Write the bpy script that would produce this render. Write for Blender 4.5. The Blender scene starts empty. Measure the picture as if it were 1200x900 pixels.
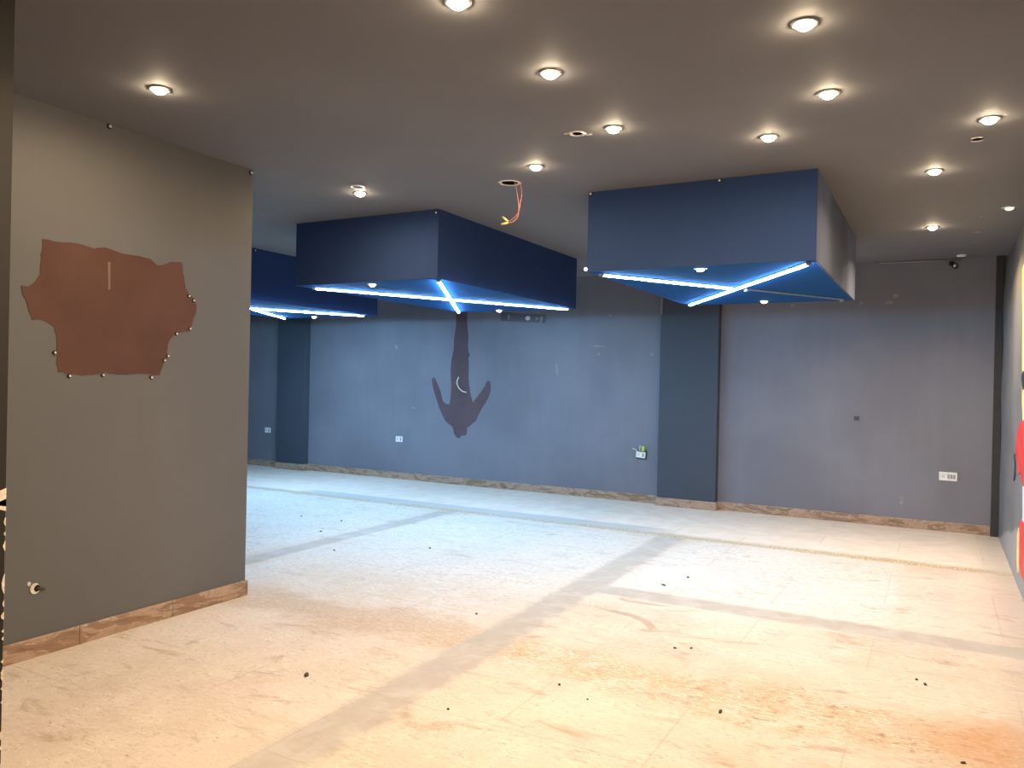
import bpy, bmesh, math, random
from mathutils import Vector, Matrix, noise

random.seed(7)
scene = bpy.context.scene
COL = scene.collection

# ------------------------------------------------------------------ room sizes (metres)
H = 2.909            # ceiling height
YB = 9.572           # back wall
XR = 0.55            # right wall
XP = -4.156          # face of the pier on the left
YP = 3.853           # far end of the pier
XL = -12.2           # far left wall
YF = -1.9            # wall behind the camera
XJ = -2.69           # face of the near jamb
YJ = 1.47            # far corner of the near jamb

# ------------------------------------------------------------------ node helpers
class NT:
    def __init__(self, mat):
        mat.use_nodes = True
        self.t = mat.node_tree
        self.t.nodes.clear()
        self.out = self.n('ShaderNodeOutputMaterial')
    def n(self, typ, **kw):
        nd = self.t.nodes.new(typ)
        for k, v in kw.items():
            setattr(nd, k, v)
        return nd
    def put(self, sock, v):
        if isinstance(v, bpy.types.NodeSocket):
            self.t.links.new(v, sock)
        elif isinstance(v, (tuple, list)):
            if len(v) == 3 and sock.type == 'RGBA':
                v = (*v, 1.0)
            sock.default_value = v
        else:
            sock.default_value = v
    def m(self, op, a, b=None, c=None, clamp=False):
        nd = self.n('ShaderNodeMath', operation=op, use_clamp=clamp)
        self.put(nd.inputs[0], a)
        if b is not None: self.put(nd.inputs[1], b)
        if c is not None: self.put(nd.inputs[2], c)
        return nd.outputs[0]
    def ramp(self, v, a, b, lo=0.0, hi=1.0):          # smoothstep
        nd = self.n('ShaderNodeMapRange', interpolation_type='SMOOTHSTEP')
        self.put(nd.inputs[0], v); self.put(nd.inputs[1], a); self.put(nd.inputs[2], b)
        self.put(nd.inputs[3], lo); self.put(nd.inputs[4], hi)
        return nd.outputs[0]
    def mix(self, f, a, b):
        nd = self.n('ShaderNodeMix', data_type='RGBA')
        self.put(nd.inputs[0], f); self.put(nd.inputs[6], a); self.put(nd.inputs[7], b)
        return nd.outputs[2]
    def coords(self, scale=(1, 1, 1), loc=(0, 0, 0), kind='Object'):
        tc = self.n('ShaderNodeTexCoord')
        mp = self.n('ShaderNodeMapping')
        mp.inputs['Scale'].default_value = scale
        mp.inputs['Location'].default_value = loc
        self.t.links.new(tc.outputs[kind], mp.inputs[0])
        return mp.outputs[0]
    def noise(self, vec, scale, detail=4.0, rough=0.55, dist=0.0):
        nd = self.n('ShaderNodeTexNoise')
        self.put(nd.inputs['Vector'], vec)
        nd.inputs['Scale'].default_value = scale
        nd.inputs['Detail'].default_value = detail
        nd.inputs['Roughness'].default_value = rough
        nd.inputs['Distortion'].default_value = dist
        return nd.outputs[0]
    def bsdf(self, col, rough=0.6, metal=0.0, bump=None, bstr=0.2, bdist=0.01, spec=0.5):
        b = self.n('ShaderNodeBsdfPrincipled')
        self.put(b.inputs['Base Color'], col)
        self.put(b.inputs['Roughness'], rough)
        self.put(b.inputs['Metallic'], metal)
        self.put(b.inputs['Specular IOR Level'], spec)
        if bump is not None:
            bp = self.n('ShaderNodeBump')
            bp.inputs['Strength'].default_value = bstr
            bp.inputs['Distance'].default_value = bdist
            self.put(bp.inputs['Height'], bump)
            self.t.links.new(bp.outputs[0], b.inputs['Normal'])
        self.t.links.new(b.outputs[0], self.out.inputs[0])
        return b

def plain(name, col, rough=0.55, metal=0.0, vary=0.12, scale=18.0, spec=0.5):
    mat = bpy.data.materials.new(name)
    nt = NT(mat)
    nz = nt.noise(nt.coords(), scale, 4)
    f = nt.ramp(nz, 0.3, 0.7)
    a = tuple(c * (1 - vary) for c in col); b = tuple(min(1, c * (1 + vary)) for c in col)
    nt.bsdf(nt.mix(f, a, b), rough, metal, nz, 0.05, 0.004, spec)
    return mat

def glow(name, col, strength):
    mat = bpy.data.materials.new(name)
    nt = NT(mat)
    e = nt.n('ShaderNodeEmission')
    nt.put(e.inputs[0], col); e.inputs[1].default_value = strength
    nt.t.links.new(e.outputs[0], nt.out.inputs[0])
    return mat

def wall_paint(name, col, rough=0.55, worn=(0.22, 0.21, 0.2), vary=0.10, seed=0.0, spec=0.3):
    """dark wall paint: roller streaks, faint repainted patches, a few pale scuffs"""
    mat = bpy.data.materials.new(name)
    nt = NT(mat)
    v = nt.coords(loc=(seed, seed * .7, 0))
    big = nt.noise(v, 0.8, 3)
    streak = nt.noise(nt.coords(scale=(3, 3, .35), loc=(seed, 0, 0)), 3.0, 3)
    fine = nt.noise(v, 120, 2)
    f = nt.m('ADD', nt.m('MULTIPLY', big, .85), nt.m('MULTIPLY', streak, .15))
    f = nt.ramp(f, .35, .65)
    a = tuple(c * (1 - vary) for c in col); b = tuple(c * (1 + vary) for c in col)
    c = nt.mix(f, a, b)
    sc = nt.noise(nt.coords(scale=(1, 1, .6), loc=(seed * 2, 3, 1)), 9, 6, .65, .6)
    where = nt.noise(nt.coords(loc=(seed, 9, 4)), 1.3, 2)
    msk = nt.m('MULTIPLY', nt.ramp(sc, .70, .76), nt.ramp(where, .52, .62))
    c = nt.mix(nt.m('MULTIPLY', msk, .45), c, worn)
    nt.bsdf(c, rough, 0, fine, .08, .002, spec)
    return mat

# ------------------------------------------------------------------ mesh helpers
def obj(name, bm, mat=None, parent=None, smooth=False):
    me = bpy.data.meshes.new(name)
    bmesh.ops.recalc_face_normals(bm, faces=bm.faces)
    bm.to_mesh(me); bm.free()
    if mat is not None:
        for mm in (mat if isinstance(mat, (list, tuple)) else [mat]):
            me.materials.append(mm)
    if smooth:
        for p in me.polygons: p.use_smooth = True
    o = bpy.data.objects.new(name, me)
    COL.objects.link(o)
    if parent is not None: o.parent = parent
    return o

def tag(o, label, cat, group=None, kind=None):
    o['label'] = label; o['category'] = cat
    if group: o['group'] = group
    if kind: o['kind'] = kind
    return o

def thing(name, label, cat, loc=(0, 0, 0), rot=(0, 0, 0), group=None):
    o = bpy.data.objects.new(name, None)
    o.empty_display_size = .05
    COL.objects.link(o)
    o.location = loc; o.rotation_euler = rot
    return tag(o, label, cat, group)

def part_label(o, text):
    o['label'] = text
    return o

def dup(root, loc=None, rot=None, label=None, group=None):
    r = root.copy(); COL.objects.link(r)
    if loc is not None: r.location = loc
    if rot is not None: r.rotation_euler = rot
    if label: r['label'] = label
    if group: r['group'] = group
    for ch in list(root.children):
        c = ch.copy(); COL.objects.link(c); c.parent = r
        if c.type == 'LIGHT': c.data = ch.data.copy()
        for g in list(ch.children):
            d = g.copy(); COL.objects.link(d); d.parent = c
    return r

def box(bm, x0, x1, y0, y1, z0, z1, bev=0.0, mi=0):
    r = bmesh.ops.create_cube(bm, size=1.0)
    vs = r['verts']
    for v in vs:
        v.co = Vector(((x0 + x1) / 2 + v.co.x * (x1 - x0), (y0 + y1) / 2 + v.co.y * (y1 - y0), (z0 + z1) / 2 + v.co.z * (z1 - z0)))
    fs = list({f for v in vs for f in v.link_faces})
    for f in fs: f.material_index = mi
    if bev > 0:
        es = list({e for f in fs for e in f.edges})
        bmesh.ops.bevel(bm, geom=es, offset=bev, segments=2, affect='EDGES', profile=.5)
    return vs

def lathe(bm, prof, seg=28, cap_top=False, cap_bot=False):
    """profile of (r, z) turned about Z"""
    rings = []
    for r, z in prof:
        if r < 1e-6:
            rings.append([bm.verts.new((0, 0, z))])
        else:
            rings.append([bm.verts.new((r * math.cos(2 * math.pi * i / seg), r * math.sin(2 * math.pi * i / seg), z)) for i in range(seg)])
    for a, b in zip(rings, rings[1:]):
        for i in range(seg):
            j = (i + 1) % seg
            if len(a) == 1 and len(b) == 1: continue
            if len(a) == 1: bm.faces.new((a[0], b[i], b[j]))
            elif len(b) == 1: bm.faces.new((a[i], a[j], b[0]))
            else: bm.faces.new((a[i], a[j], b[j], b[i]))

def tube(bm, pts, r, seg=8):
    pts = [Vector(p) for p in pts]
    prev = None; rings = []
    for i, p in enumerate(pts):
        d = (pts[min(i + 1, len(pts) - 1)] - pts[max(i - 1, 0)]).normalized()
        u = prev if prev is not None else (Vector((0, 0, 1)) if abs(d.z) < .9 else Vector((1, 0, 0)))
        u = (u - d * u.dot(d)).normalized(); w = d.cross(u); prev = u
        rings.append([bm.verts.new(p + (u * math.cos(2 * math.pi * k / seg) + w * math.sin(2 * math.pi * k / seg)) * r) for k in range(seg)])
    for a, b in zip(rings, rings[1:]):
        for k in range(seg):
            bm.faces.new((a[k], a[(k + 1) % seg], b[(k + 1) % seg], b[k]))
    bm.faces.new(rings[0][::-1]); bm.faces.new(rings[-1])

def smooth_path(pts, n=6):
    out = []
    P = [Vector(p) for p in pts]
    P = [P[0] * 2 - P[1]] + P + [P[-1] * 2 - P[-2]]
    for i in range(1, len(P) - 2):
        for k in range(n):
            t = k / n
            a, b, c, d = P[i - 1], P[i], P[i + 1], P[i + 2]
            out.append(.5 * ((2 * b) + (c - a) * t + (2 * a - 5 * b + 4 * c - d) * t * t + (3 * b - a - 3 * c + d) * t ** 3))
    out.append(P[-2])
    return out

def slab(bm, pts, thick, to3d, mi=0, rag=0.0, sub=1, sd=0.0):
    """an outline in a wall plane given real thickness. to3d(u, v, w) with w = distance off the wall"""
    q = []
    n = len(pts)
    for i in range(n):
        a = Vector(pts[i]); b = Vector(pts[(i + 1) % n])
        for k in range(sub):
            p = a.lerp(b, k / sub)
            if rag:
                p = p + Vector((noise.noise((p.x * 40 + sd, p.y * 40, 1.3)), noise.noise((p.x * 40, p.y * 40 + sd, 7.7)))) * rag
            q.append(p)
    lo = [bm.verts.new(to3d(p.x, p.y, -.0008)) for p in q]
    hi = [bm.verts.new(to3d(p.x, p.y, thick)) for p in q]
    es = [bm.edges.new((hi[i], hi[(i + 1) % len(hi)])) for i in range(len(hi))]
    r = bmesh.ops.triangle_fill(bm, edges=es, use_beauty=True, use_dissolve=False)
    for g in r['geom']:
        if isinstance(g, bmesh.types.BMFace): g.material_index = mi
    for i in range(len(lo)):
        j = (i + 1) % len(lo)
        f = bm.faces.new((lo[i], lo[j], hi[j], hi[i])); f.material_index = mi

def on_back(u, v, w): return (u, YB - w, v)
def on_pier(u, v, w): return (XP + w, u, v)
def on_right(u, v, w): return (XR - w, u, v)
def on_ceiling(u, v, w): return (u, v, H - w)
def on_floor(u, v, w): return (u, v, w)

def blob(cx, cy, rx, ry, n=11, jag=.35, sd=0):
    rnd = random.Random(sd * 31 + 5)
    return [(cx + rx * math.cos(2 * math.pi * i / n) * (1 - jag * rnd.random()), cy + ry * math.sin(2 * math.pi * i / n) * (1 - jag * rnd.random())) for i in range(n)]

# ------------------------------------------------------------------ materials
M = {}
M['wall'] = wall_paint('charcoal_wall_paint', (.190, .192, .222), seed=1.0)
M['pier'] = wall_paint('charcoal_pier_paint', (.128, .127, .127), seed=4.0, vary=.05)
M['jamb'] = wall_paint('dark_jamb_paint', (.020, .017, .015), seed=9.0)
M['navy'] = wall_paint('navy_box_paint', (.033, .063, .165), rough=.9, spec=.05, seed=6.0, vary=.06, worn=(.1, .1, .11))
M['pilaster'] = wall_paint('dark_pilaster_paint', (.062, .074, .094), seed=2.0, vary=.06, worn=(.1, .1, .11))
M['post'] = plain('dark_post_paint', (.036, .034, .036), .7)
M['faint'] = wall_paint('worn_wall_paint', (.115, .118, .140), seed=8.0)
M['boxside'] = wall_paint('grey_box_side_paint', (.095, .11, .165), rough=.95, seed=3.5, vary=.2, worn=(.16, .13, .11), spec=.02)
M['soffit'] = wall_paint('blue_box_soffit_paint', (.018, .080, .225), rough=.95, spec=.03, seed=5.5, vary=.06)
M['white'] = plain('white_plastic', (.80, .80, .78), .35)
M['grey_plastic'] = plain('grey_plastic', (.30, .30, .31), .4)
M['black'] = plain('black_plastic', (.015, .015, .017), .4)
M['chrome'] = plain('brushed_trim_metal', (.62, .58, .52), .3, .9)
M['alu'] = plain('aluminium_channel', (.45, .47, .5), .4, .9)
M['plaster'] = plain('bare_plaster', (.70, .64, .56), .9, vary=.2, scale=60)
M['putty'] = plain('grey_putty', (.28, .26, .25), .9, vary=.2, scale=60)
M['brown'] = plain('brown_underpaint', (.105, .052, .040), .7, vary=.10, scale=3, spec=.2)
M['brown_dim'] = plain('brown_underpaint_back', (.115, .078, .085), .7, vary=.10, scale=3, spec=.2)
M['crumb'] = plain('dark_crumb', (.07, .055, .045), .9)
M['cavity'] = plain('dark_cavity', (.01, .009, .008), .95)
M['pinkwire'] = plain('pink_wire_sheath', (.52, .20, .17), .5)
M['cream'] = plain('cream_cable', (.72, .66, .55), .5)
M['yellow'] = plain('yellow_tape', (.80, .72, .22), .5)
M['green'] = plain('green_tape', (.42, .60, .06), .5)
M['red'] = plain('red_mural_paint', (.72, .045, .04), .5, vary=.2, scale=8)
M['yellowpaint'] = plain('yellow_mural_paint', (.85, .68, .26), .5, vary=.15, scale=8)
M['whitepaint'] = plain('white_mural_paint', (.75, .74, .76), .5, vary=.15, scale=8)
M['blackpaint'] = plain('black_mural_paint', (.02, .02, .025), .5)
M['warm'] = glow('warm_lamp_lens', (1.0, .78, .52), 165)
M['cool'] = glow('cool_lamp_lens', (1.0, .90, .75), 20)
M['dimlens'] = glow('dim_lamp_lens', (1.0, .93, .85), .55)
for k, st in ((1, 88), (2, 112), (3, 165)): M['cyan%d' % k] = glow('ice_blue_led', (.28, .56, .88), st)
M['dot'] = glow('white_indicator', (1, 1, 1), 4)
M['pinkdot'] = glow('pink_indicator', (1, .18, .45), 3)

# baseboard: brown veined stone-look tile
def make_baseboard_mat():
    mat = bpy.data.materials.new('brown_veined_tile'); nt = NT(mat)
    v = nt.coords(scale=(1, 1, 3.5))
    a = nt.noise(v, 3.0, 6, .6, 1.6)
    b = nt.noise(v, 11.0, 5, .6, .8)
    c = nt.mix(nt.ramp(a, .35, .65), (.27, .165, .105), (.46, .32, .215))
    c = nt.mix(nt.m('MULTIPLY', nt.ramp(b, .50, .66), .55), c, (.19, .11, .07))
    vein = nt.m('ABSOLUTE', nt.m('SUBTRACT', a, .5))
    c = nt.mix(nt.ramp(vein, .02, .0, 0, .6), c, (.62, .52, .42))
    nt.bsdf(c, .35)
    return mat
M['tile'] = make_baseboard_mat()

# ceiling
def make_ceiling_mat():
    mat = bpy.data.materials.new('dark_ceiling_paint'); nt = NT(mat)
    v = nt.coords()
    a = nt.noise(v, .6, 3); b = nt.noise(v, 60, 3)
    c = nt.mix(nt.ramp(a, .35, .65), (.178, .176, .182), (.200, .197, .202))
    nt.bsdf(c, .75, 0, b, .08, .002, .2)
    return mat
M['ceiling'] = make_ceiling_mat()

def make_right_mat():
    mat = bpy.data.materials.new('grey_right_wall_paint'); nt = NT(mat)
    tc = nt.n('ShaderNodeTexCoord'); sp = nt.n('ShaderNodeSeparateXYZ')
    nt.t.links.new(tc.outputs['Object'], sp.inputs[0])
    y, z = sp.outputs[1], sp.outputs[2]
    nz = nt.noise(nt.coords(), 2.2, 5)
    fine = nt.noise(nt.coords(), 80, 2)
    c = nt.mix(nt.ramp(nz, .35, .65), (.155, .155, .160), (.195, .192, .195))
    # paler grey along the foot of the wall, its edge rising towards the camera
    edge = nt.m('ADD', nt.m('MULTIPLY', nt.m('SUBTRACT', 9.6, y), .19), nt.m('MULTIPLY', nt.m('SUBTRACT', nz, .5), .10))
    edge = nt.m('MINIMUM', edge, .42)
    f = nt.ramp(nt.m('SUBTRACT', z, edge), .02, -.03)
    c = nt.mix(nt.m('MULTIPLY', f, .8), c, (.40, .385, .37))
    nt.bsdf(c, .6, 0, fine, .06, .002, .3)
    return mat
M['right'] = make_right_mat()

# floor: bare screed where tiles and partitions came up
def make_floor_mat():
    mat = bpy.data.materials.new('bare_dusty_screed'); nt = NT(mat)
    tc = nt.n('ShaderNodeTexCoord'); sp = nt.n('ShaderNodeSeparateXYZ')
    nt.t.links.new(tc.outputs['Object'], sp.inputs[0])
    x, y = sp.outputs[0], sp.outputs[1]
    v = nt.coords()
    n1 = nt.noise(v, 1.1, 6, .6)
    n2 = nt.noise(v, 5.0, 6, .62, .3)
    n3 = nt.noise(nt.coords(scale=(1, 1.9, 1)), 16.0, 6, .66, .8)
    n4 = nt.noise(v, 55.0, 4, .6)
    S = lambda a, b: nt.m('SUBTRACT', a, b)
    A = lambda a, b: nt.m('ADD', a, b)
    X = lambda a, b: nt.m('MULTIPLY', a, b)
    ab = lambda a: nt.m('ABSOLUTE', a)
    wob = X(S(n2, .5), .13)                      # ragged edges
    wob2 = X(S(n3, .5), .10)
    # base
    c = nt.mix(nt.ramp(n1, .3, .7), (.535, .43, .34), (.64, .545, .455))
    c = nt.mix(X(nt.ramp(n2, .42, .70), .55), c, (.66, .575, .48))
    n5 = nt.noise(nt.coords(scale=(1, 2.6, 1), loc=(3, 1, 0)), 26.0, 5, .7, 1.2)
    c = nt.mix(X(nt.ramp(n3, .55, .72), .50), c, (.36, .275, .20))
    c = nt.mix(X(X(nt.ramp(n5, .56, .66), nt.ramp(n2, .38, .56)), .70), c, (.29, .22, .155))
    c = nt.mix(X(nt.ramp(n5, .44, .36), .45), c, (.76, .69, .60))
    smu = nt.noise(nt.coords(scale=(.7, 1.6, 1), loc=(11, 5, 0)), 3.4, 6, .7, .7)
    c = nt.mix(X(nt.ramp(smu, .53, .68), .70), c, (.36, .26, .175))
    scr = nt.noise(nt.coords(scale=(1, 5.0, 1), loc=(1, 8, 0)), 9.0, 5, .72, 1.5)
    c = nt.mix(X(nt.ramp(ab(S(scr, .5)), .022, .004), .30), c, (.34, .26, .19))
    def inside(v_, lo, hi, s=.06, w=None):
        q = v_ if w is None else A(v_, w)
        return X(nt.ramp(q, lo - s, lo + s), nt.ramp(q, hi + s, hi - s))
    # lime-white mortar beds between the strips
    bed1 = X(inside(x, -4.75, -2.45, .15, wob), inside(y, 4.05, 7.55, .25, wob))
    bed2 = X(inside(x, -2.10, -.25, .10, wob), inside(y, 5.50, 7.55, .05, wob))
    bed3 = X(inside(x, -11., -5.1, .10, wob), inside(y, 4.6, 7.55, .15, wob))
    bed = nt.m('MAXIMUM', nt.m('MAXIMUM', bed1, bed2), bed3)
    lime = X(bed, nt.ramp(n3, .38, .56))
    c = nt.mix(X(lime, .70), c, (.64, .62, .575))
    c = nt.mix(X(X(bed, nt.ramp(n5, .52, .62)), .55), c, (.34, .315, .275))
    c = nt.mix(X(X(X(bed1, nt.ramp(n3, .46, .60)), nt.ramp(n1, .40, .60)), .6), c, (.40, .375, .33))
    # smoother tan film of mortar in front of bed 1
    film = X(inside(y, 3.95, 4.9, .25, wob), inside(x, -4.4, -2.4, .2, wob))
    c = nt.mix(X(X(film, nt.ramp(n2, .42, .60)), .4), c, (.50, .41, .30))
    # ochre rubbed strip where a partition stood (parallel to the back wall)
    nb = nt.noise(nt.coords(scale=(.8, 1, 1), loc=(7, 2, 0)), 2.2, 6, .68, .4)
    e = nt.ramp(ab(A(S(y, 3.86), X(S(nb, .5), 1.1))), .34, .10)
    ex = X(inside(x, -4.7, -2.0, .35), 1.0)
    c = nt.mix(X(X(e, ex), .62), c, (.43, .305, .20))
    c = nt.mix(X(X(X(e, ex), nt.ramp(n5, .48, .40)), .5), c, (.68, .58, .44))
    wid = A(.20, X(S(nb, .5), .5))
    e2 = X(nt.ramp(S(ab(A(S(y, 3.83), X(S(n1, .5), .55))), wid), .12, -.10), inside(x, -2.25, .6, .2, wob))
    c = nt.mix(X(X(e2, nt.ramp(n2, .34, .60)), .72), c, nt.mix(nt.ramp(n3, .40, .60), (.58, .355, .20), (.45, .265, .15)))
    c = nt.mix(X(X(e2, nt.ramp(n5, .47, .40)), .75), c, (.76, .68, .56))
    dk = X(X(e2, nt.ramp(x, -1.3, -.9)), nt.ramp(n3, .56, .66))
    c = nt.mix(X(dk, .7), c, (.30, .19, .115))
    # rust stain, front right
    d2 = nt.m('SQRT', A(X(S(x, .25), S(x, .25)), X(S(y, 3.9), S(y, 3.9))))
    c = nt.mix(X(nt.ramp(A(d2, X(S(n2, .5), .6)), .42, .12), .6), c, (.50, .26, .12))
    # smooth grey strips: two running away from the camera, one across
    sx = A(x, X(S(y, 5.0), .012))
    wA = A(wob2, X(X(S(n2, .5), .16), nt.ramp(y, 6.2, 4.6)))
    bA = X(inside(sx, -2.40, -2.14, .035, wA), inside(y, 0, 7.62, .03))
    bB = X(inside(x, -5.02, -4.82, .02, wob2), inside(y, 3.9, 7.62, .03))
    bD = X(inside(y, 5.25, 5.48, .02, wob2), inside(x, -2.2, .56, .03, wob2))
    bands = nt.m('MAXIMUM', nt.m('MAXIMUM', bA, bB), bD)
    c = nt.mix(X(bands, nt.ramp(n2, .25, .55, .62, .90)), c, nt.mix(nt.ramp(n2, .35, .65), (.355, .315, .27), (.455, .41, .36)))
    # strip before the back wall with the broken gritty seam
    bC = X(inside(y, 7.68, 7.96, .03, wob2), inside(x, -7.3, -2.5, .25, wob))
    far = nt.ramp(y, 7.70, 7.80)
    c = nt.mix(X(far, .75), c, nt.mix(nt.ramp(n2, .25, .75), (.70, .60, .50), (.80, .71, .61)))
    c = nt.mix(X(bC, .80), c, (.42, .41, .40))
    seam = nt.ramp(ab(A(S(y, 7.63), X(S(n2, .5), .20))), .085, .035)
    c = nt.mix(X(X(seam, nt.ramp(n3, .33, .50)), .85), c, nt.mix(nt.ramp(n4, .42, .56), (.25, .185, .085), (.60, .50, .32)))
    # tile joints, only partly left
    part = nt.ramp(nt.noise(nt.coords(loc=(4, 2, 0)), .9, 2), .46, .58)
    def joints(v_, off, per):
        t = nt.m('FRACT', nt.m('DIVIDE', A(A(v_, off), X(S(n3, .5), .02)), per))
        return nt.ramp(ab(S(t, .5)), .010, .004)
    j = nt.m('MAXIMUM', joints(x, 1.34 + .0, .68), joints(y, -2.3 + .34, .68))
    c = nt.mix(X(X(j, part), .35), c, (.34, .28, .21))
    # brushed arc
    px, py = S(x, -1.67), S(y, 4.82)
    al = A(X(px, .853), X(py, -.522)); pe = A(X(px, .522), X(py, .853))
    pe = A(pe, X(X(al, al), 1.4))
    st = X(nt.ramp(ab(al), .24, .20), nt.ramp(ab(A(pe, X(S(n3, .5), .03))), .045, .02))
    c = nt.mix(X(st, .7), c, (.36, .27, .20))
    # grey dirty edge along the right wall
    ed = nt.ramp(A(x, wob), .22, .50)
    c = nt.mix(X(ed, .5), c, (.36, .32, .28))
    # crumbs and scratches
    grit = X(nt.ramp(n4, .66, .72), nt.ramp(n2, .50, .62))
    c = nt.mix(X(grit, .5), c, (.17, .13, .10))
    h = A(X(n3, .5), X(n4, .5))
    h = S(h, X(bands, .15))
    nt.bsdf(c, .75, 0, h, .25, .006, .25)
    return mat
M['floor'] = make_floor_mat()

# ------------------------------------------------------------------ room shell
bm = bmesh.new(); box(bm, XL - .2, XR + .3, YF - .2, YB + .2, -.12, 0)
tag(obj('floor', bm, M['floor']), 'bare dusty screed floor with grey strips and ochre stains', 'floor', kind='structure')

# ceiling with the two open lamp holes
HOLES = [(-2.711, 4.868, .060), (-1.831, 4.060, .033), (.150, 5.085, .030)]
bm = bmesh.new()
o4 = [bm.verts.new(p) for p in ((XL - .2, YF - .2, H), (XR + .3, YF - .2, H), (XR + .3, YB + .2, H), (XL - .2, YB + .2, H))]
edges = [bm.edges.new((o4[i], o4[(i + 1) % 4])) for i in range(4)]
holes = []
for hx, hy, hr in HOLES:
    ring = [bm.verts.new((hx + hr * math.cos(2 * math.pi * i / 20), hy + hr * math.sin(2 * math.pi * i / 20), H)) for i in range(20)]
    edges += [bm.edges.new((ring[i], ring[(i + 1) % 20])) for i in range(20)]
    holes.append(ring)
bmesh.ops.triangle_fill(bm, edges=edges, use_beauty=True)
for ring in holes:
    up = [bm.verts.new(v.co + Vector((0, 0, .07))) for v in ring]
    for i in range(20):
        f = bm.faces.new((ring[i], ring[(i + 1) % 20], up[(i + 1) % 20], up[i])); f.material_index = 1
    f = bm.faces.new(up); f.material_index = 1
box(bm, XL - .2, XR + .3, YF - .2, YB + .2, H + .08, H + .1)
tag(obj('ceiling', bm, [M['ceiling'], M['cavity']]), 'flat dark grey painted ceiling with recessed lamps', 'ceiling', kind='structure')

def wall(name, x0, x1, y0, y1, mat, label, z1=None):
    bm = bmesh.new(); box(bm, x0, x1, y0, y1, 0, z1 or H)
    return tag(obj(name, bm, mat), label, 'wall', kind='structure')
wall('wall_back', XL, XR + .3, YB, YB + .2, M['wall'], 'long charcoal painted back wall with a diver shaped brown patch')
wall('wall_far_left', XL - .2, XL, YP, YB, M['wall'], 'charcoal end wall hidden beyond the pier')
wall('wall_left', XL, XP, YJ, YP, M['pier'], 'charcoal painted pier wall on the left with ragged brown patch')
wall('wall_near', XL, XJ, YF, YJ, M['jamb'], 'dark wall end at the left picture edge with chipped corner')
wall('wall_front', XJ, XR + .3, YF - .2, YF, M['pier'], 'charcoal wall behind the viewer')

# right wall, its lining leaning out a little at the top
bm = bmesh.new()
NY, NZ = 24, 40
g = []
for i in range(NY + 1):
    yy = YF + (YB - YF) * i / NY
    row = []
    for k in range(NZ + 1):
        z = H * k / NZ
        lean = .030 * max(0.0, (z - 2.35) / .56) ** 1.6
        wav = .0035 * math.sin(z * 6.5 + 1.2) * (1 if z > 1.2 else z / 1.2)
        row.append(bm.verts.new((XR + lean + wav * max(0, (yy - 6) / 3.5), yy, z)))
    g.append(row)
for i in range(NY):
    for k in range(NZ):
        bm.faces.new((g[i][k], g[i + 1][k], g[i + 1][k + 1], g[i][k + 1]))
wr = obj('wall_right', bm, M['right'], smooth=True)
bm = bmesh.new(); box(bm, XR + .06, XR + .26, YF, YB, 0, H)
obj('backing_board', bm, M['jamb'], wr)
tag(wr, 'grey right hand wall with paler foot and painted mural', 'wall', kind='structure')

# pilasters on the back wall and the dark corner post
def pilaster(n, x0, x1, d, label):
    bm = bmesh.new(); box(bm, x0, x1, YB - d, YB, .0, H, .004)
    return tag(obj('trim_%d' % n, bm, M['pilaster']), label, 'pilaster', kind='structure')
PIL = [(-9.555, -8.955), (-3.076, -2.352)]
PD = .115
pilaster(1, PIL[0][0], PIL[0][1], PD, 'dark pilaster on back wall under the far left box')
pilaster(2, PIL[1][0], PIL[1][1], PD, 'dark pilaster on back wall under the near right box')
bm = bmesh.new(); box(bm, .480, .549, YB - .05, YB, 0, H, .003)
tag(obj('trim_3', bm, M['post']), 'narrow black post in the corner by the right wall', 'corner post', kind='structure')

# baseboards
BH, BT = .102, .014
def base_piece(bm, x0, x1, y0, y1):
    box(bm, x0, x1, y0, y1, 0, BH, .002)
bm = bmesh.new()
xs = [XL]
for a, b in PIL: xs += [a - BT, b + BT]
xs += [.48]
for i in range(0, len(xs), 2):
    x = xs[i]
    while x < xs[i + 1] - 1e-4:                        # laid in tile lengths, a hair apart
        x2 = min(x + .60, xs[i + 1]); base_piece(bm, x, x2 - .002, YB - BT, YB); x = x2
for a, b in PIL:
    base_piece(bm, a - BT, b + BT, YB - PD - BT, YB - PD)
    base_piece(bm, a - BT, a, YB - PD, YB); base_piece(bm, b, b + BT, YB - PD, YB)
tag(obj('baseboard_back', bm, M['tile']), 'brown veined tile baseboard along the back wall', 'baseboard', kind='structure')
bm = bmesh.new()
y = YJ
while y < YP - 1e-4:
    y2 = min(y + .60, YP); base_piece(bm, XP, XP + BT, y, y2 - .002); y = y2
base_piece(bm, XP - .5, XP + BT, YP, YP + BT)
tag(obj('baseboard_left', bm, M['tile']), 'brown veined tile baseboard along the foot of the pier', 'baseboard', kind='structure')

# chipped plaster down the near jamb's corner
bm = bmesh.new()
rnd = random.Random(3)
def chip(z, h, wx, wy):
    """a chip wrapped round the corner: a piece on each of its two faces"""
    n = 7
    pts = [(YJ - wy * abs(math.sin(math.pi * i / n)) * (.6 + .4 * rnd.random()), z - h / 2 + h * i / n) for i in range(n + 1)]
    slab(bm, pts + [(YJ + .001, z + h / 2), (YJ + .001, z - h / 2)], .002, lambda u, v, w: (XJ + w, u, v))
chips = [(1.085, .075, 0, .10), (1.06, .05, 0, .05), (1.005, .05, 0, .012), (.965, .025, 0, .010), (.925, .06, 0, .014), (.80, .12, 0, .022), (.735, .04, 0, .010),
         (.695, .045, 0, .020), (.645, .02, 0, .012), (.62, .022, 0, .012), (.545, .02, 0, .014), (.50, .075, 0, .016), (.455, .018, 0, .012), (.41, .02, 0, .01),
         (.30, .06, 0, .018), (.26, .03, 0, .012), (.20, .03, 0, .012), (.155, .05, 0, .018), (.10, .04, 0, .014)]
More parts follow.
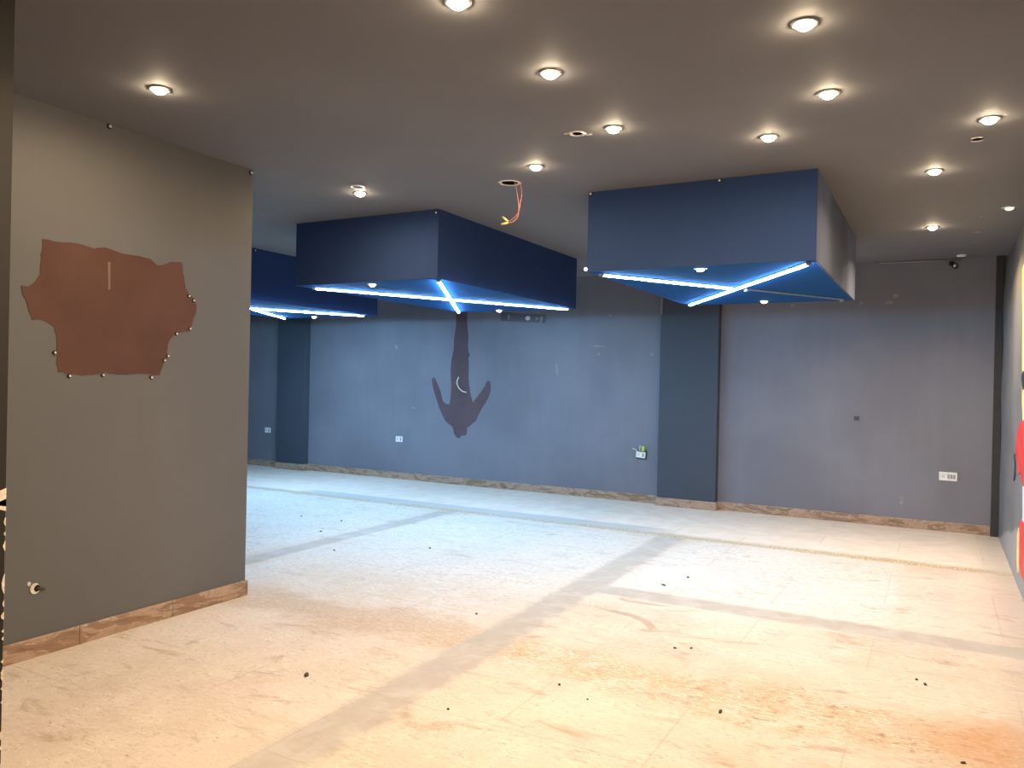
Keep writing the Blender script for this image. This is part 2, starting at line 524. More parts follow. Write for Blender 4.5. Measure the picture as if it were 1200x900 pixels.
for z, h, wx, wy in chips: chip(z, h * (.8 if wy > .04 else .55), wx, wy if wy > .04 else wy * .5)
obj('plaster_chip', bm, M['plaster'], bpy.data.objects['wall_near'])

# ------------------------------------------------------------------ hanging ceiling boxes
def ceiling_box(x0, x1, y0, y1, z0, label):
    t = thing('ceiling_box', label, 'ceiling box', ((x0 + x1) / 2, (y0 + y1) / 2, z0), group='boxes hung under the ceiling')
    w, d, h = (x1 - x0) / 2, (y1 - y0) / 2, H - z0
    th = .018
    for nm, q, mat in (('front_panel', (-w, w, -d, -d + th), 'navy'), ('back_panel', (-w, w, d - th, d), 'navy'),
                       ('side_panel', (-w, -w + th, -d + th, d - th), 'navy'), ('side_panel', (w - th, w, -d + th, d - th), 'navy')):
        bm = bmesh.new(); box(bm, *q, .0, h, .0015)
        obj(nm, bm, M[mat], t)
    bm = bmesh.new(); box(bm, -w + th, w - th, -d + th, d - th, .002, .016)
    obj('bottom_panel', bm, M['soffit'], t)
    return t
B1 = (-2.312, -.720, 5.350, 7.93, 2.322)
B2 = (-5.225, -3.655, 5.372, 8.17, 2.340)
B3 = (-8.30, -6.66, 5.45, 8.38, 2.344)
b1 = ceiling_box(*B1, 'navy ceiling box near the right wall, grey on its right side')
sp = [c for c in b1.children if c.name.startswith('side_panel')][-1]
sp.data.materials[0] = M['boxside']; part_label(sp, 'worn grey side panel')
b2 = ceiling_box(*B2, 'navy ceiling box in the middle over the diver shaped patch')
b3 = ceiling_box(*B3, 'navy ceiling box partly hidden by the pier')

# LED bars crossing on the undersides
def led_bar(p, q, z, label, k=1, lit=True):
    a = Vector((p[0], p[1], 0)); b = Vector((q[0], q[1], 0)); d = b - a; L = d.length
    t = thing('led_bar', label, 'light bar', ((a.x + b.x) / 2, (a.y + b.y) / 2, z), (0, 0, math.atan2(d.y, d.x)), 'light bars under the ceiling boxes')
    bm = bmesh.new(); box(bm, -L / 2, L / 2, -.016, .016, -.008, .0, .001)
    obj('channel', bm, M['alu'], t)
    if lit:
        bm = bmesh.new()
        n = 8; prof = [(.0145 * math.cos(math.pi * i / n), -.008 - .013 * math.sin(math.pi * i / n)) for i in range(n + 1)]
        A_ = [bm.verts.new((-L / 2 + .012, u, w)) for u, w in prof]; B_ = [bm.verts.new((L / 2 - .012, u, w)) for u, w in prof]
        for i in range(n): bm.faces.new((A_[i], A_[i + 1], B_[i + 1], B_[i]))
        bm.faces.new(A_); bm.faces.new(B_)
        obj('diffuser', bm, M['cyan%d' % k], t)
    for s in (-1, 1):
        bm = bmesh.new(); box(bm, s * L / 2 - .012, s * L / 2 + .012, -.017, .017, -.022, .0, .003)
        obj('end_cap', bm, M['grey_plastic'], t)
    return t
def diag(B, flip, s, e):
    x0, x1, y0, y1, z = B
    p = Vector((x1, y0)) if flip else Vector((x0, y0)); q = Vector((x0, y1)) if flip else Vector((x1, y1))
    return p.lerp(q, s), p.lerp(q, e)
led_bar(*diag(B1, True, .035, .955), B1[4], 'long ice blue light bar sloping down to the left under the right box')
led_bar(*diag(B1, False, .045, .478), B1[4], 'short ice blue light bar meeting the long one under the right box')
led_bar(*diag(B1, False, .54, .94), B1[4], 'unlit thin channel on the underside of the right box', lit=False)
led_bar(*diag(B2, False, .055, .965), B2[4], 'ice blue light bar running the whole width of the middle box', 2)
# the crossing bar of the middle box passes below the first one in two lengths, as cut in place
led_bar(*diag(B2, True, .035, .485), B2[4], 'near half of the steep ice blue bar crossing the middle box', 2)
led_bar(*diag(B2, True, .515, .965), B2[4], 'far half of the steep ice blue bar crossing the middle box', 2)
led_bar(*diag(B3, False, .055, .945), B3[4], 'long ice blue light bar under the box beside the pier', 3)
led_bar(*diag(B3, True, .53, .965), B3[4], 'short ice blue light bar forking off beside the pier', 3)

# ------------------------------------------------------------------ downlights
POWER = 12.4
def make_downlight():
    t = thing('downlight', 'recessed lamp', 'downlight', (0, 0, H), group='recessed ceiling lamps')
    bm = bmesh.new()
    lathe(bm, [(.052, 0), (.052, -.004), (.048, -.007), (.036, -.006), (.033, 0)])
    obj('trim_ring', bm, M['chrome'], t, True)
    bm = bmesh.new()
    lathe(bm, [(.033, -.001), (.032, -.010), (.027, -.018), (.016, -.0245), (0, -.027)])
    obj('lens', bm, M['warm'], t, True)
    ld = bpy.data.lights.new('lamp_beam', 'AREA')
    ld.energy = POWER; ld.color = (1.0, .735, .455); ld.shape = 'DISK'; ld.size = .05
    lo = bpy.data.objects.new('lamp_beam', ld); COL.objects.link(lo); lo.parent = t; lo.location = (0, 0, -.0285)
    return t
DL = [  # x, y, z, power factor, lens, label
    (-3.415, 2.558, H, .50, 'warm', 'lit ceiling downlight closest to the pier with the brown patch'),
    (-3.900, 4.670, H, .6, 'warm', 'lit downlight in front of the middle box, by a loose white ring'),
    (-1.605, 2.458, H, .85, 'warm', 'lit downlight cut off by the top edge of the photo'),
    (-1.587, 3.208, H, .62, 'warm', 'large lit downlight, second along the row from the top edge'),
    (-1.612, 4.056, H, .38, 'warm', 'lit downlight next to the small broken ceiling hole'),
    (-2.351, 4.567, H, .35, 'warm', 'lit downlight just above the hole with hanging wires'),
    (-.878, 4.561, H, .26, 'warm', 'lit downlight right above the front of the right box'),
    (-.490, 3.195, H, .6, 'warm', 'large lit downlight highest in the right half of the ceiling'),
    (-.499, 4.004, H, .38, 'warm', 'lit pinkish downlight directly below the highest right one'),
    (.194, 4.730, H, .5, 'warm', 'lit downlight over the ceiling scar beside the right wall'),
    (-.064, 5.707, H, .7, 'warm', 'lit downlight to the right of the grey box side'),
    (-.090, 7.671, H, 1.6, 'warm', 'small lit downlight near the camera on the back wall'),
    (-1.620, 1.640, H, 1.5, 'warm', 'added unseen downlight, next in line towards the viewer'),  # added lamp, out of view, brightens the front of the floor
    (.430, 7.060, H, .04, 'dimlens', 'pale ceiling lamp half cut off at the right edge of photo'),
    (-1.500, 5.470, B1[4], .30, 'cool', 'small lamp under the front edge of the right box'),
    (-1.500, 7.740, B1[4], .30, 'cool', 'small lamp under the rear edge of the right box'),
    (-4.450, 5.520, B2[4], .30, 'cool', 'small lamp under the front edge of the middle box'),
    (-4.590, 8.050, B2[4], .30, 'cool', 'small lamp under the rear edge of the middle box'),
    (-7.640, 8.230, B3[4], .30, 'cool', 'small lamp under the rear edge of the box beside the pier'),
]
SPREAD = {(-3.415, 2.558): 175, (-.064, 5.707): 158, (-.090, 7.671): 140, (.194, 4.730): 158, (-1.620, 1.640): 140}   # narrower beams close to walls
lamp = make_downlight()
first = True
for x, y, z, pf, lens, lab in DL:
    if first: o = lamp; o.location = (x, y, z); o['label'] = lab; first = False
    else: o = dup(lamp, (x, y, z), label=lab)
    for c in o.children:
        if c.type == 'LIGHT':
            c.data.energy = POWER * pf
            c.data.spread = math.radians(SPREAD.get((x, y), 176))
            if z < H: c.data.color = (1.0, .9, .8)
        elif c.name.startswith('lens') and lens != 'warm':
            c.data = c.data.copy(); c.data.materials[0] = M[lens]
    if z < H:
        o['group'] = 'lamps under the ceiling boxes'
        o.scale = (.85, .85, .85)

# loose white retaining ring next to the second lamp
bm = bmesh.new(); lathe(bm, [(.040, 0), (.043, -.006), (.054, -.008), (.058, -.003), (.058, 0)])
o = obj('lamp_ring', bm, M['white'], None, True); o.location = (-3.79, 4.51, H)
tag(o, 'loose white lamp ring just behind the downlight before the middle box', 'lamp ring')

# ------------------------------------------------------------------ ceiling scars
def ring_scar(name, hx, hy, r0, r1, label, sd, arcs=None):
    bm = bmesh.new(); n = 40; rnd = random.Random(sd)
    A_ = []; B_ = []; C_ = []
    for i in range(n):
        a = 2 * math.pi * i / n
        ro = r1 * (1 + .14 * noise.noise((math.cos(a) * 2.2, math.sin(a) * 2.2, sd)))
        ri = r0 * (1 + .05 * rnd.random())
        A_.append(bm.verts.new((ri * math.cos(a), ri * math.sin(a), -.0005)))
        B_.append(bm.verts.new(((ri + ro) / 2 * math.cos(a), (ri + ro) / 2 * math.sin(a), -.004 - .002 * rnd.random())))
        C_.append(bm.verts.new((ro * math.cos(a), ro * math.sin(a), -.0005)))
    for i in range(n):
        if arcs and not any(s <= i / n < e for s, e in arcs): continue
        j = (i + 1) % n
        bm.faces.new((A_[i], A_[j], B_[j], B_[i])); bm.faces.new((B_[i], B_[j], C_[j], C_[i]))
    bmesh.ops.delete(bm, geom=[v for v in bm.verts if not v.link_faces], context='VERTS')
    o = obj(name, bm, M['plaster']); o.location = (hx, hy, H)
    return tag(o, label, 'plaster ring', 'plaster around open lamp holes')
r1 = ring_scar('plaster_ring', *HOLES[0][:2], .056, .080, 'white broken plaster ring round the hole with hanging wires', 1)
ring_scar('plaster_ring', *HOLES[1][:2], .027, .050, 'small white broken plaster ring left of a lit downlight', 2)
ring_scar('plaster_ring', *HOLES[2][:2], .030, .044, 'thin partial plaster ring on ceiling beside the right wall', 3, arcs=[(.1, .42), (.62, .85)])
def flat_chip(name, cx, cy, rx, ry, to3d, mat, label, cat, sd, th=.003, group=None):
    bm = bmesh.new()
    slab(bm, blob(0, 0, rx, ry, 11, .4, sd), th, lambda u, v, w: Vector(to3d(cx + u, cy + v, w)), sub=2, rag=min(rx, ry) * .25, sd=sd)
    return tag(obj(name, bm, mat), label, cat, group)
flat_chip('plaster_fragment', -1.775, 4.10, .022, .010, on_ceiling, M['plaster'], 'white plaster crumb between the small hole and the lit downlight', 'plaster chip', 11)
flat_chip('plaster_fragment', -1.888, 4.03, .020, .012, on_ceiling, M['plaster'], 'white plaster flake hanging off the small hole, away from the lamp', 'plaster chip', 12)
flat_chip('putty_patch', .257, 7.33, .028, .040, on_ceiling, M['putty'], 'small grey putty spot on ceiling, the one farther from the camera', 'putty patch', 13)
flat_chip('putty_patch', .253, 8.05, .045, .045, on_ceiling, M['putty'], 'grey putty spot on ceiling closest to the wall camera', 'putty patch', 14)
bm = bmesh.new(); lathe(bm, [(.045, 0), (.045, -.010), (.038, -.016), (0, -.018)])
o = obj('smoke_sensor', bm, M['white'], None, True); o.location = (.16, 9.36, H)
tag(o, 'small white disc on ceiling just above the wall camera', 'sensor')

# wires hanging from the big hole
hx, hy = HOLES[0][:2]
t = thing('hanging_wire', 'pair of pink wires hanging from the ceiling hole with taped yellow ends', 'wire', (hx, hy, H))
bm = bmesh.new(); tube(bm, smooth_path([(.03, .0, .06), (.055, 0, -.06), (.075, 0, -.16), (.072, 0, -.235), (.04, 0, -.275), (-.01, 0, -.285)]), .0035)
part_label(obj('wire', bm, M['pinkwire'], t, True), 'pink wire')
bm = bmesh.new(); tube(bm, smooth_path([(.05, .012, .06), (.090, .012, -.06), (.082, .010, -.15), (.066, .006, -.22), (.02, .004, -.262), (-.012, 0, -.272)]), .0030)
part_label(obj('wire', bm, M['pinkwire'], t, True), 'pink wire')
for a, b in (((-.008, 0, -.283), (-.062, 0, -.288)), ((-.010, 0, -.272), (-.052, 0, -.238))):
    bm = bmesh.new(); tube(bm, [a, Vector(a).lerp(Vector(b), .5), b], .0075)
    part_label(obj('taped_end', bm, M['yellow'], t, True), 'yellow taped wire end')

# little indicator lamps on the left lower edge of the right box
def indicator(x, y, z, lens, label):
    t = thing('indicator_lamp', label, 'indicator lamp', (x, y, z))
    bm = bmesh.new(); box(bm, -.016, .016, -.020, .020, -.018, .018, .004); obj('housing', bm, M['black'], t)
    bm = bmesh.new(); bmesh.ops.create_uvsphere(bm, u_segments=14, v_segments=8, radius=.0125)
    for v in bm.verts: v.co = Vector((v.co.x + .004, v.co.y * .8 - .020, v.co.z))
    obj('lens', bm, M[lens], t, True)
    return t
indicator(B1[0] - .0145, B1[2] + .02, B1[4] + .020, 'dot', 'tiny white lit lamp on the left corner of the right box')
indicator(B1[0] - .0145, B1[2] + .262, B1[4] + .020, 'pinkdot', 'tiny pink lit lamp on the left edge of the right box')

# ------------------------------------------------------------------ torn paint patches on the walls
PIER = [(2.43,2.2),(2.509,2.195),(2.602,2.206),(2.717,2.192),(2.785,2.212),(2.89,2.19),(3.0,2.193),(3.067,2.186),(3.125,2.157),(3.175,2.168),(3.214,2.191),(3.296,2.199),(3.302,2.15),(3.315,2.099),(3.325,2.043),(3.353,2.005),(3.397,1.983),(3.409,1.939),(3.405,1.894),(3.389,1.856),(3.373,1.801),(3.359,1.773),(3.306,1.765),(3.245,1.748),(3.221,1.721),(3.206,1.676),(3.197,1.615),(3.169,1.545),(3.15,1.492),(3.072,1.5),(2.997,1.503),(2.923,1.492),(2.852,1.494),(2.799,1.503),(2.748,1.498),(2.682,1.484),(2.601,1.491),(2.53,1.5),(2.518,1.543),(2.52,1.619),(2.515,1.695),(2.502,1.739),(2.464,1.767),(2.426,1.776),(2.389,1.768),(2.367,1.811),(2.354,1.861),(2.337,1.896),(2.326,1.939),(2.364,1.939),(2.4,1.97),(2.422,2.009),(2.424,2.092),(2.429,2.152)]
bm = bmesh.new(); slab(bm, PIER, .0025, on_pier, sub=3, rag=.006)
o = tag(obj('paint_patch', bm, M['brown']), 'large ragged reddish brown bare patch on the pier wall', 'paint patch')
bm = bmesh.new(); slab(bm, [(2.80, 2.13), (2.816, 2.13), (2.819, 1.98), (2.806, 1.97)], .0033, on_pier)
part_label(obj('scrape', bm, plain('scraped_brown', (.20, .11, .085), .7), o), 'paler vertical scrape')
SIL = [(-6.160,2.62),(-5.984,2.62),(-5.983,2.369),(-5.972,2.228),(-5.956,2.119),(-5.959,2.01),(-5.946,1.902),(-5.925,1.869),(-5.949,1.826),(-5.94,1.685),(-5.942,1.533),(-5.927,1.446),(-5.906,1.338),(-5.884,1.252),(-5.852,1.188),(-5.803,1.254),(-5.73,1.342),(-5.669,1.43),(-5.634,1.495),(-5.609,1.512),(-5.576,1.485),(-5.567,1.389),(-5.591,1.292),(-5.651,1.194),(-5.711,1.106),(-5.76,1.018),(-5.795,0.941),(-5.857,0.885),(-5.932,0.834),(-5.95,0.815),(-5.948,0.75),(-5.968,0.717),(-6.019,0.703),(-6.045,0.713),(-6.057,0.671),(-6.121,0.676),(-6.161,0.718),(-6.181,0.783),(-6.204,0.836),(-6.27,0.867),(-6.323,0.908),(-6.378,0.994),(-6.434,1.092),(-6.476,1.191),(-6.519,1.301),(-6.563,1.433),(-6.573,1.511),(-6.539,1.538),(-6.506,1.512),(-6.455,1.413),(-6.413,1.326),(-6.384,1.238),(-6.365,1.183),(-6.303,1.152),(-6.258,1.153),(-6.24,1.242),(-6.23,1.374),(-6.238,1.506),(-6.249,1.638),(-6.24,1.792),(-6.204,1.924),(-6.196,2.121),(-6.173,2.252)]
bm = bmesh.new(); slab(bm, SIL, .0014, on_back, sub=2, rag=.006)
tag(obj('paint_patch', bm, M['brown_dim']), 'dark brown bare patch like an upside down diver on the back wall', 'paint patch')
bm = bmesh.new()
W = [(-6.104, 1.552), (-6.123, 1.486), (-6.112, 1.431), (-6.074, 1.378), (-6.022, 1.346), (-5.958, 1.333)]
tube(bm, smooth_path([(W[0][0], YB - .003, W[0][1])] + [(u, YB - .018, v) for u, v in W[1:-1]] + [(W[-1][0], YB - .022, W[-1][1])]), .0085)
tag(obj('cable_stub', bm, M['cream'], None, True), 'curved pale cable end sticking out of the diver shaped patch', 'cable')

# dark strip with plaster plugs below the middle box
bm = bmesh.new(); slab(bm, [(-5.43, 2.47), (-4.72, 2.42), (-4.72, 2.30), (-5.43, 2.345)], .002, on_back, sub=4, rag=.01)
o = tag(obj('paint_patch', bm, M['faint']), 'faint dark strip on back wall below the middle box', 'paint patch')
for k, (u, v, rx, ry) in enumerate([(-5.30, 2.40, .018, .05), (-5.00, 2.375, .045, .035), (-4.86, 2.37, .025, .020), (-4.79, 2.375, .030, .035), (-4.80, 2.325, .018, .02)]):
    bm = bmesh.new(); slab(bm, blob(u, v, rx, ry, 11, .4, 40 + k), .005, on_back)
    part_label(obj('plaster_plug', bm, M['plaster'] if k == 1 else M['putty'], o), 'pale plaster plug')

# pale plaster chips on the back wall
for k, (u, v, rx, ry, mt, lab) in enumerate([
    (-.455, 2.525, .040, .028, 'putty', 'upper grey plaster blot on back wall right of the near box'),
    (-.515, 2.455, .050, .022, 'putty', 'lower slanted grey plaster blot on back wall right of the near box'),
    (-.800, 2.46, .022, .022, 'putty', 'grey plaster spot on back wall by the far tip of right box'),
    (-1.53, 2.455, .035, .022, 'putty', 'faint grey plaster spot under the rear edge of right box'),
    (-4.545, 1.68, .022, .085, 'putty', 'tall pale scuff right of the diver shaped patch'),
    (-3.945, 1.99, .120, .016, 'putty', 'wide faint scuff left of the dark pilaster'),
    (-3.945, 1.885, .022, .022, 'putty', 'round pale spot below the wide faint scuff'),
    (-3.215, 1.885, .030, .030, 'putty', 'pale spot beside the near dark pilaster'),
    (-3.790, 2.39, .020, .018, 'putty', 'tiny pale dot on back wall between the boxes and pilaster'),
    (-7.23, 1.985, .030, .045, 'putty', 'faint scuff high on back wall above a white socket'),
    (-6.90, 1.075, .060, .010, 'putty', 'short thin pale scratch left of the diver shaped patch'),
    (-.350, .29, .020, .060, 'putty', 'faint pale mark low on back wall left of the socket')]):
    flat_chip('plaster_chip', u, v, rx, ry, on_back, M[mt], lab, 'plaster chip', 60 + k, .002, 'plaster chips on the back wall')
# bright sliver on the pilaster edge
bm = bmesh.new(); slab(bm, [(-3.078, 2.62), (-3.056, 2.61), (-3.060, 2.38), (-3.078, 2.36)], .002, lambda u, v, w: (u, YB - PD - w, v))
tag(obj('edge_chip', bm, M['putty']), 'pale sliver on the left edge of the near pilaster', 'plaster chip')

# bits on the pier: nails round the patch, screws at the ceiling, the torn plug hole
def make_nail():
    t = thing('nail', 'nail', 'nail', group='nail heads round the brown patch')
    bm = bmesh.new(); lathe(bm, [(.0022, -.006), (.0022, .006), (.0065, .0065), (.0065, .009), (.004, .011), (0, .0115)], 12)
    obj('head', bm, M['white'], t, True)
    bm = bmesh.new(); lathe(bm, [(.012, 0), (.0105, .0028), (.004, .0032), (.0022, .0032)], 12)
    obj('hole_edge', bm, M['cavity'], t, True)
    return t
nail = make_nail()
NAILS = [(3.349, 1.994, 'bright nail head at the top right shoulder of the brown patch'), (3.384, 1.970, 'bright nail head just below the top right shoulder of brown patch'),
         (3.361, 1.790, 'bright nail head at the lower end of the patch right lobe'), (3.262, 1.752, 'bright nail head under the notch on the patch right side'),
         (3.204, 1.612, 'bright nail head halfway down the patch lower right edge'), (3.180, 1.585, 'second nail head close below the one on the lower right edge'),
         (3.092, 1.480, 'bright nail head at the bottom right corner of brown patch'), (2.782, 1.488, 'nail head in the middle of the patch bottom edge'),
         (2.588, 1.480, 'bright nail head at the bottom left corner of brown patch'), (2.505, 1.603, 'bright nail head on the left edge of the brown patch')]
RN = (0, math.pi / 2, 0)
for i, (u, v, lab) in enumerate(NAILS):
    if i == 0: o = nail; o.location = (XP + .0025, u, v); o.rotation_euler = RN; o['label'] = lab
    else: o = dup(nail, (XP + .0025, u, v), RN, lab)
def clip(loc, rot, label):
    o = dup(nail, loc, rot, label); o.name = 'screw'; o['category'] = 'screw'; o['group'] = 'screws at the ceiling line'
    o.scale = (1.3, 1.3, 1.3)
clip((XP, 2.794, 2.895), RN, 'bright screw at the top of pier below the left downlight')
clip((XP, 3.832, 2.885), RN, 'bright screw at the top far corner of the pier')
clip((B2[1] - .02, B2[2], 2.878), (math.pi / 2, 0, 0), 'bright screw at the top corner of the middle box')
clip((B1[0] + .02, B1[2], 2.895), (math.pi / 2, 0, 0), 'bright screw at the top left corner of right box')
clip((-1.347, B1[2], 2.895), (math.pi / 2, 0, 0), 'bright screw midway along the top of right box')
clip((B3[1], 6.22, 2.885), RN, 'bright screw at the top of the box beside the pier')
t = thing('wall_plug', 'torn cable hole with white plaster low on the pier', 'wall plug', (XP, 2.425, .36), RN)
bm = bmesh.new(); slab(bm, blob(0, 0, .026, .040, 12, .35, 5), .006, lambda u, v, w: (-v, u, w)); obj('plaster_rim', bm, M['plaster'], t)
bm = bmesh.new(); slab(bm, blob(.012, 0, .020, .020, 12, .3, 8), .0075, lambda u, v, w: (-v, u, w)); obj('hole', bm, M['cavity'], t)
bm = bmesh.new(); tube(bm, [(0, .012, .004), (.004, .035, .012), (.012, .050, .010)], .006); obj('cable_end', bm, M['crumb'], t)
bm = bmesh.new(); slab(bm, blob(-.030, .032, .010, .014, 9, .3, 9), .004, lambda u, v, w: (-v, u, w)); obj('plaster_flake', bm, M['plaster'], t)

# ------------------------------------------------------------------ sockets
def socket(x, z, w, h, label, mods, tilt=0.0, off=0.0):
    t = thing('wall_socket', label, 'socket', (x, YB - off, z), (0, tilt, 0), 'sockets on the back wall')
    bm = bmesh.new(); box(bm, -w / 2, w / 2, -.010, 0, -h / 2, h / 2, .003); obj('face_plate', bm, M['white'], t)
    for kind, cx in mods:
        if kind == 'switch':
            bm = bmesh.new(); box(bm, cx - .011, cx + .011, -.014, -.009, -.022, .022, .002); obj('rocker', bm, M['grey_plastic'], t)
        else:
            bm = bmesh.new(); box(bm, cx - .021, cx + .021, -.0115, -.009, -.022, .022, .001); ins = obj('insert', bm, M['white'], t)
            for a, b in ((-.009, -.006), (.009, -.006), (0, .010)):
                bm = bmesh.new(); lathe(bm, [(.0042, 0), (.0042, .0012), (0, .0013)], 12)
                q = obj('pin_hole', bm, M['black'], ins); q.rotation_euler = (math.pi / 2, 0, 0); q.location = (cx + a, -.0113, b)
    return t
socket(.085, .588, .170, .092, 'wide white socket plate with switches near the right wall', [('outlet', -.045), ('switch', .005), ('switch', .032), ('switch', .059)])
socket(-7.142, .600, .125, .085, 'white socket plate on back wall left of the diver patch', [('outlet', -.024), ('switch', .032)])
socket(-9.859, .604, .125, .085, 'white socket plate on back wall close to the pier', [('outlet', -.024), ('switch', .032)])
s = socket(-3.330, .605, .125, .078, 'crooked white socket plate hanging loose with wires above it', [('outlet', -.024), ('switch', .032)], math.radians(4), .02)
bm = bmesh.new(); box(bm, -.065, .07, .001, .0195, -.05, .055, .002); obj('back_box', bm, M['black'], s)
for k, pts in enumerate(([(-.02, -.005, .03), (-.03, -.02, .08), (-.012, -.02, .115)], [(-.005, -.005, .03), (-.012, -.025, .07), (-.012, -.02, .12)], [(-.05, -.005, .04), (-.07, -.02, .06), (-.11, -.02, .066)])):
    bm = bmesh.new(); tube(bm, smooth_path(pts), .005); obj('wire', bm, M['cream'] if k != 0 else M['grey_plastic'], s, True)
bm = bmesh.new(); box(bm, .01, .05, -.03, -.018, .05, .115, .004); part_label(obj('taped_wire_end', bm, M['green'], s), 'yellow green taped wire end')
t = thing('cover_plate', 'blank painted over cover plate midway up the back wall', 'cover plate', (-.821, YB, 1.17))
bm = bmesh.new(); box(bm, -.045, .045, -.008, .002, -.04, .04, .003); obj('plate', bm, M['wall'], t)
bm = bmesh.new(); box(bm, -.028, .028, -.0095, -.0075, -.024, .024, .001); obj('insert', bm, M['pilaster'], t)

# wall camera high on the back wall
t = thing('wall_camera', 'small dark surveillance camera high on back wall near right corner', 'camera', (.075, YB, 2.855))
bm = bmesh.new(); lathe(bm, [(.030, 0), (.030, .008), (.022, .014), (0, .016)], 20); q = obj('base', bm, M['grey_plastic'], t, True); q.rotation_euler = (math.pi / 2, 0, 0)
q.location = (0, 0, .0)
bm = bmesh.new(); tube(bm, [(0, -.01, 0), (0, -.04, -.012), (.01, -.06, -.02)], .009); obj('arm', bm, M['black'], t, True)
bm = bmesh.new(); lathe(bm, [(0, -.05), (.020, -.05), (.026, -.045), (.026, .045), (.029, .047), (.029, .062), (.024, .062), (.022, .055), (0, .055)], 20)
q = obj('housing', bm, M['black'], t, True); q.rotation_euler = (math.radians(112), 0, math.radians(25)); q.location = (.012, -.085, -.022)
bm = bmesh.new(); lathe(bm, [(.020, .056), (.014, .062), (0, .065)], 20); obj('lens', bm, M['chrome'], q, True)
# conduit at ceiling line left of it
bm = bmesh.new(); tube(bm, [(-.62, YB - .012, 2.895), (-.30, YB - .012, 2.893), (.02, YB - .012, 2.89)], .007)
tag(obj('cable', bm, M['grey_plastic'], None, True), 'thin grey cable along the ceiling line left of wall camera', 'cable')

# ------------------------------------------------------------------ mural on the right wall (plain colour shapes)
t = thing('wall_mural', 'painted mural of red, yellow and white shapes on right wall', 'mural', (0, 0, 0))
def mural(name, pts, mat, lab, lift):
    bm = bmesh.new(); slab(bm, pts, lift, on_right, sub=3, rag=.012)
    part_label(obj(name, bm, M[mat], t), lab)
mural('painted_panel', [(7.40, 2.48), (7.15, 2.52), (6.0, 2.52), (6.0, 1.30), (7.05, 1.28), (7.16, 1.42), (7.20, 1.70), (7.26, 2.0)], 'yellowpaint', 'tall yellow shape', .004)
mural('painted_panel', [(7.62, 1.02), (7.55, 1.16), (7.30, 1.26), (6.9, 1.30), (6.2, 1.26), (6.0, .95), (6.6, .84), (7.0, .82), (7.15, .90), (7.32, .86), (7.42, .92)], 'red', 'rounded red shape', .005)
mural('painted_panel', [(6.95, .80), (6.0, .86), (6.0, .50), (6.88, .50)], 'whitepaint', 'white band', .004)
mural('painted_panel', [(7.12, .50), (6.95, .56), (6.0, .56), (6.0, .16), (6.9, .15), (7.10, .20), (7.18, .34)], 'red', 'lower red shape', .005)
mural('painted_panel', [(7.30, .38), (7.20, .46), (7.10, .44), (7.10, .14), (7.20, .10), (7.28, .20)], 'yellowpaint', 'pale yellow edge stroke', .0055)
mural('painted_panel', [(7.82, .96), (7.70, 1.00), (7.60, .93), (7.58, .82), (7.70, .76), (7.80, .78), (7.72, .82), (7.70, .90)], 'blackpaint', 'small black hook stroke', .005)
mural('painted_panel', [(7.25, 1.62), (7.12, 1.66), (6.6, 1.62), (6.6, 1.55), (7.10, 1.52)], 'blackpaint', 'short black stroke on the yellow', .006)

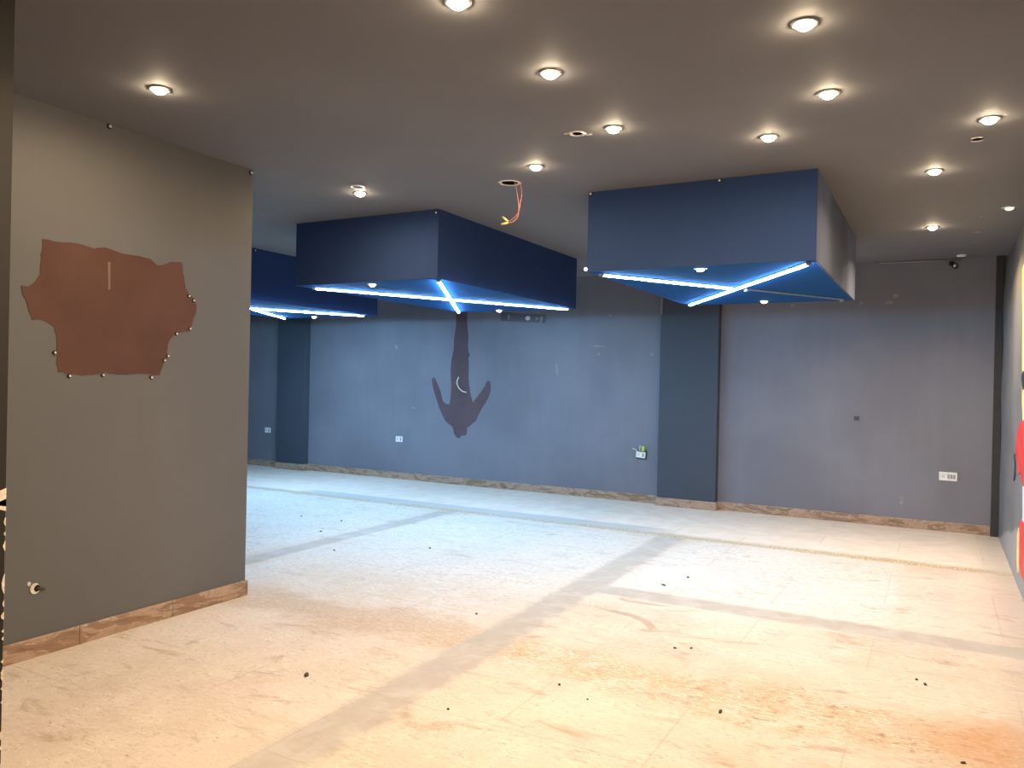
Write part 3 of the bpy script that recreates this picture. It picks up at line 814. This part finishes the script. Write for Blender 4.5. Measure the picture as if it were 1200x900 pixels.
# ------------------------------------------------------------------ crumbs on the floor
def pebble(x, y, rx, ry, rz, sd, label):
    bm = bmesh.new(); bmesh.ops.create_icosphere(bm, subdivisions=2, radius=1)
    for v in bm.verts:
        k = 1 + .45 * noise.noise(v.co * 1.6 + Vector((sd, 0, 0)))
        v.co = Vector((v.co.x * rx * k, v.co.y * ry * k, max(-.25, v.co.z) * rz * k + rz * .24))
    o = obj('floor_crumb', bm, M['crumb']); o.location = (x, y, 0); o.rotation_euler = (0, 0, sd)
    return tag(o, label, 'crumb', 'dark crumbs on the floor')
CR = [(-1.63, 3.54, .014, .012, 'dark crumb just in front of the orange smear'), (-1.44, 3.45, .010, .008, 'smaller crumb right of the one before the orange smear'),
      (-.08, 4.58, .014, .010, 'dark crumb at front right, upper of a close pair'), (-.04, 4.53, .030, .012, 'long dark sliver at front right beside a crumb'),
      (.11, 3.66, .022, .010, 'dark sliver at the bottom right edge of the photo'), (-5.48, 6.37, .020, .016, 'dark crumb beyond the far grey strip'),
      (-5.27, 5.83, .022, .012, 'dark crumb left beside the far grey strip'), (-3.96, 5.79, .020, .014, 'dark crumb alone in the middle of the pale lime bed'),
      (-1.70, 6.04, .018, .015, 'dark crumb right of where the grey strips cross'), (-1.79, 5.71, .045, .012, 'dark sliver on the edge of the cross strip'),
      (-1.22, 4.43, .025, .010, 'dark flake behind the orange smear, right of a twin'), (-1.30, 4.38, .022, .010, 'dark flake behind the orange smear, left of a twin'),
      (-.86, 3.64, .040, .014, 'curled brown scrap at the end of the orange smear'), (-1.94, 3.01, .012, .010, 'tiny crumb on front edge of the long grey strip'),
      (-4.60, 5.26, .018, .012, 'dark crumb right of the far grey strip'), (-2.59, 4.33, .014, .012, 'dark crumb left of long grey strip before the lime bed'),
      (-2.77, 2.98, .040, .020, 'brownish scrap at front left between pier and long strip'), (-6.02, 6.35, .016, .012, 'faint crumb on floor nearest the far left box')]
for i, (x, y, rx, ry, lab) in enumerate(CR): pebble(x, y, rx * .5, ry * .55, min(rx, ry) * .7, i * 1.7, lab)

# ------------------------------------------------------------------ camera, world, view
f_px, yaw, pitch, roll = 920.17, .4999482, -.0030105, .0210243
fw = Vector((-math.sin(yaw) * math.cos(pitch), math.cos(yaw) * math.cos(pitch), math.sin(pitch)))
rt = Vector((math.cos(yaw), math.sin(yaw), 0)); up = rt.cross(fw)
c, s_ = math.cos(roll), math.sin(roll)
r2 = rt * c + up * s_; u2 = up * c - rt * s_
cam = bpy.data.cameras.new('camera'); co = bpy.data.objects.new('camera', cam); COL.objects.link(co)
mw = Matrix((r2, u2, -fw)).transposed().to_4x4(); mw.translation = Vector((0, 0, 1.5))
co.matrix_world = mw
cam.sensor_fit = 'HORIZONTAL'; cam.sensor_width = 36.0; cam.lens = f_px / 1200 * 36.0; cam.clip_start = .05
scene.camera = co
w = bpy.data.worlds.new('world'); scene.world = w; w.use_nodes = True
w.node_tree.nodes['Background'].inputs[0].default_value = (.02, .02, .025, 1)
w.node_tree.nodes['Background'].inputs[1].default_value = .1
scene.cycles.max_bounces = 8; scene.cycles.diffuse_bounces = 6
scene.cycles.use_denoising = True
scene.cycles.sample_clamp_indirect = 6.0
vs = scene.view_settings
vs.view_transform = 'Standard'; vs.look = 'None'; vs.gamma = 1.0; vs.use_curve_mapping = False; vs.exposure = 1.0
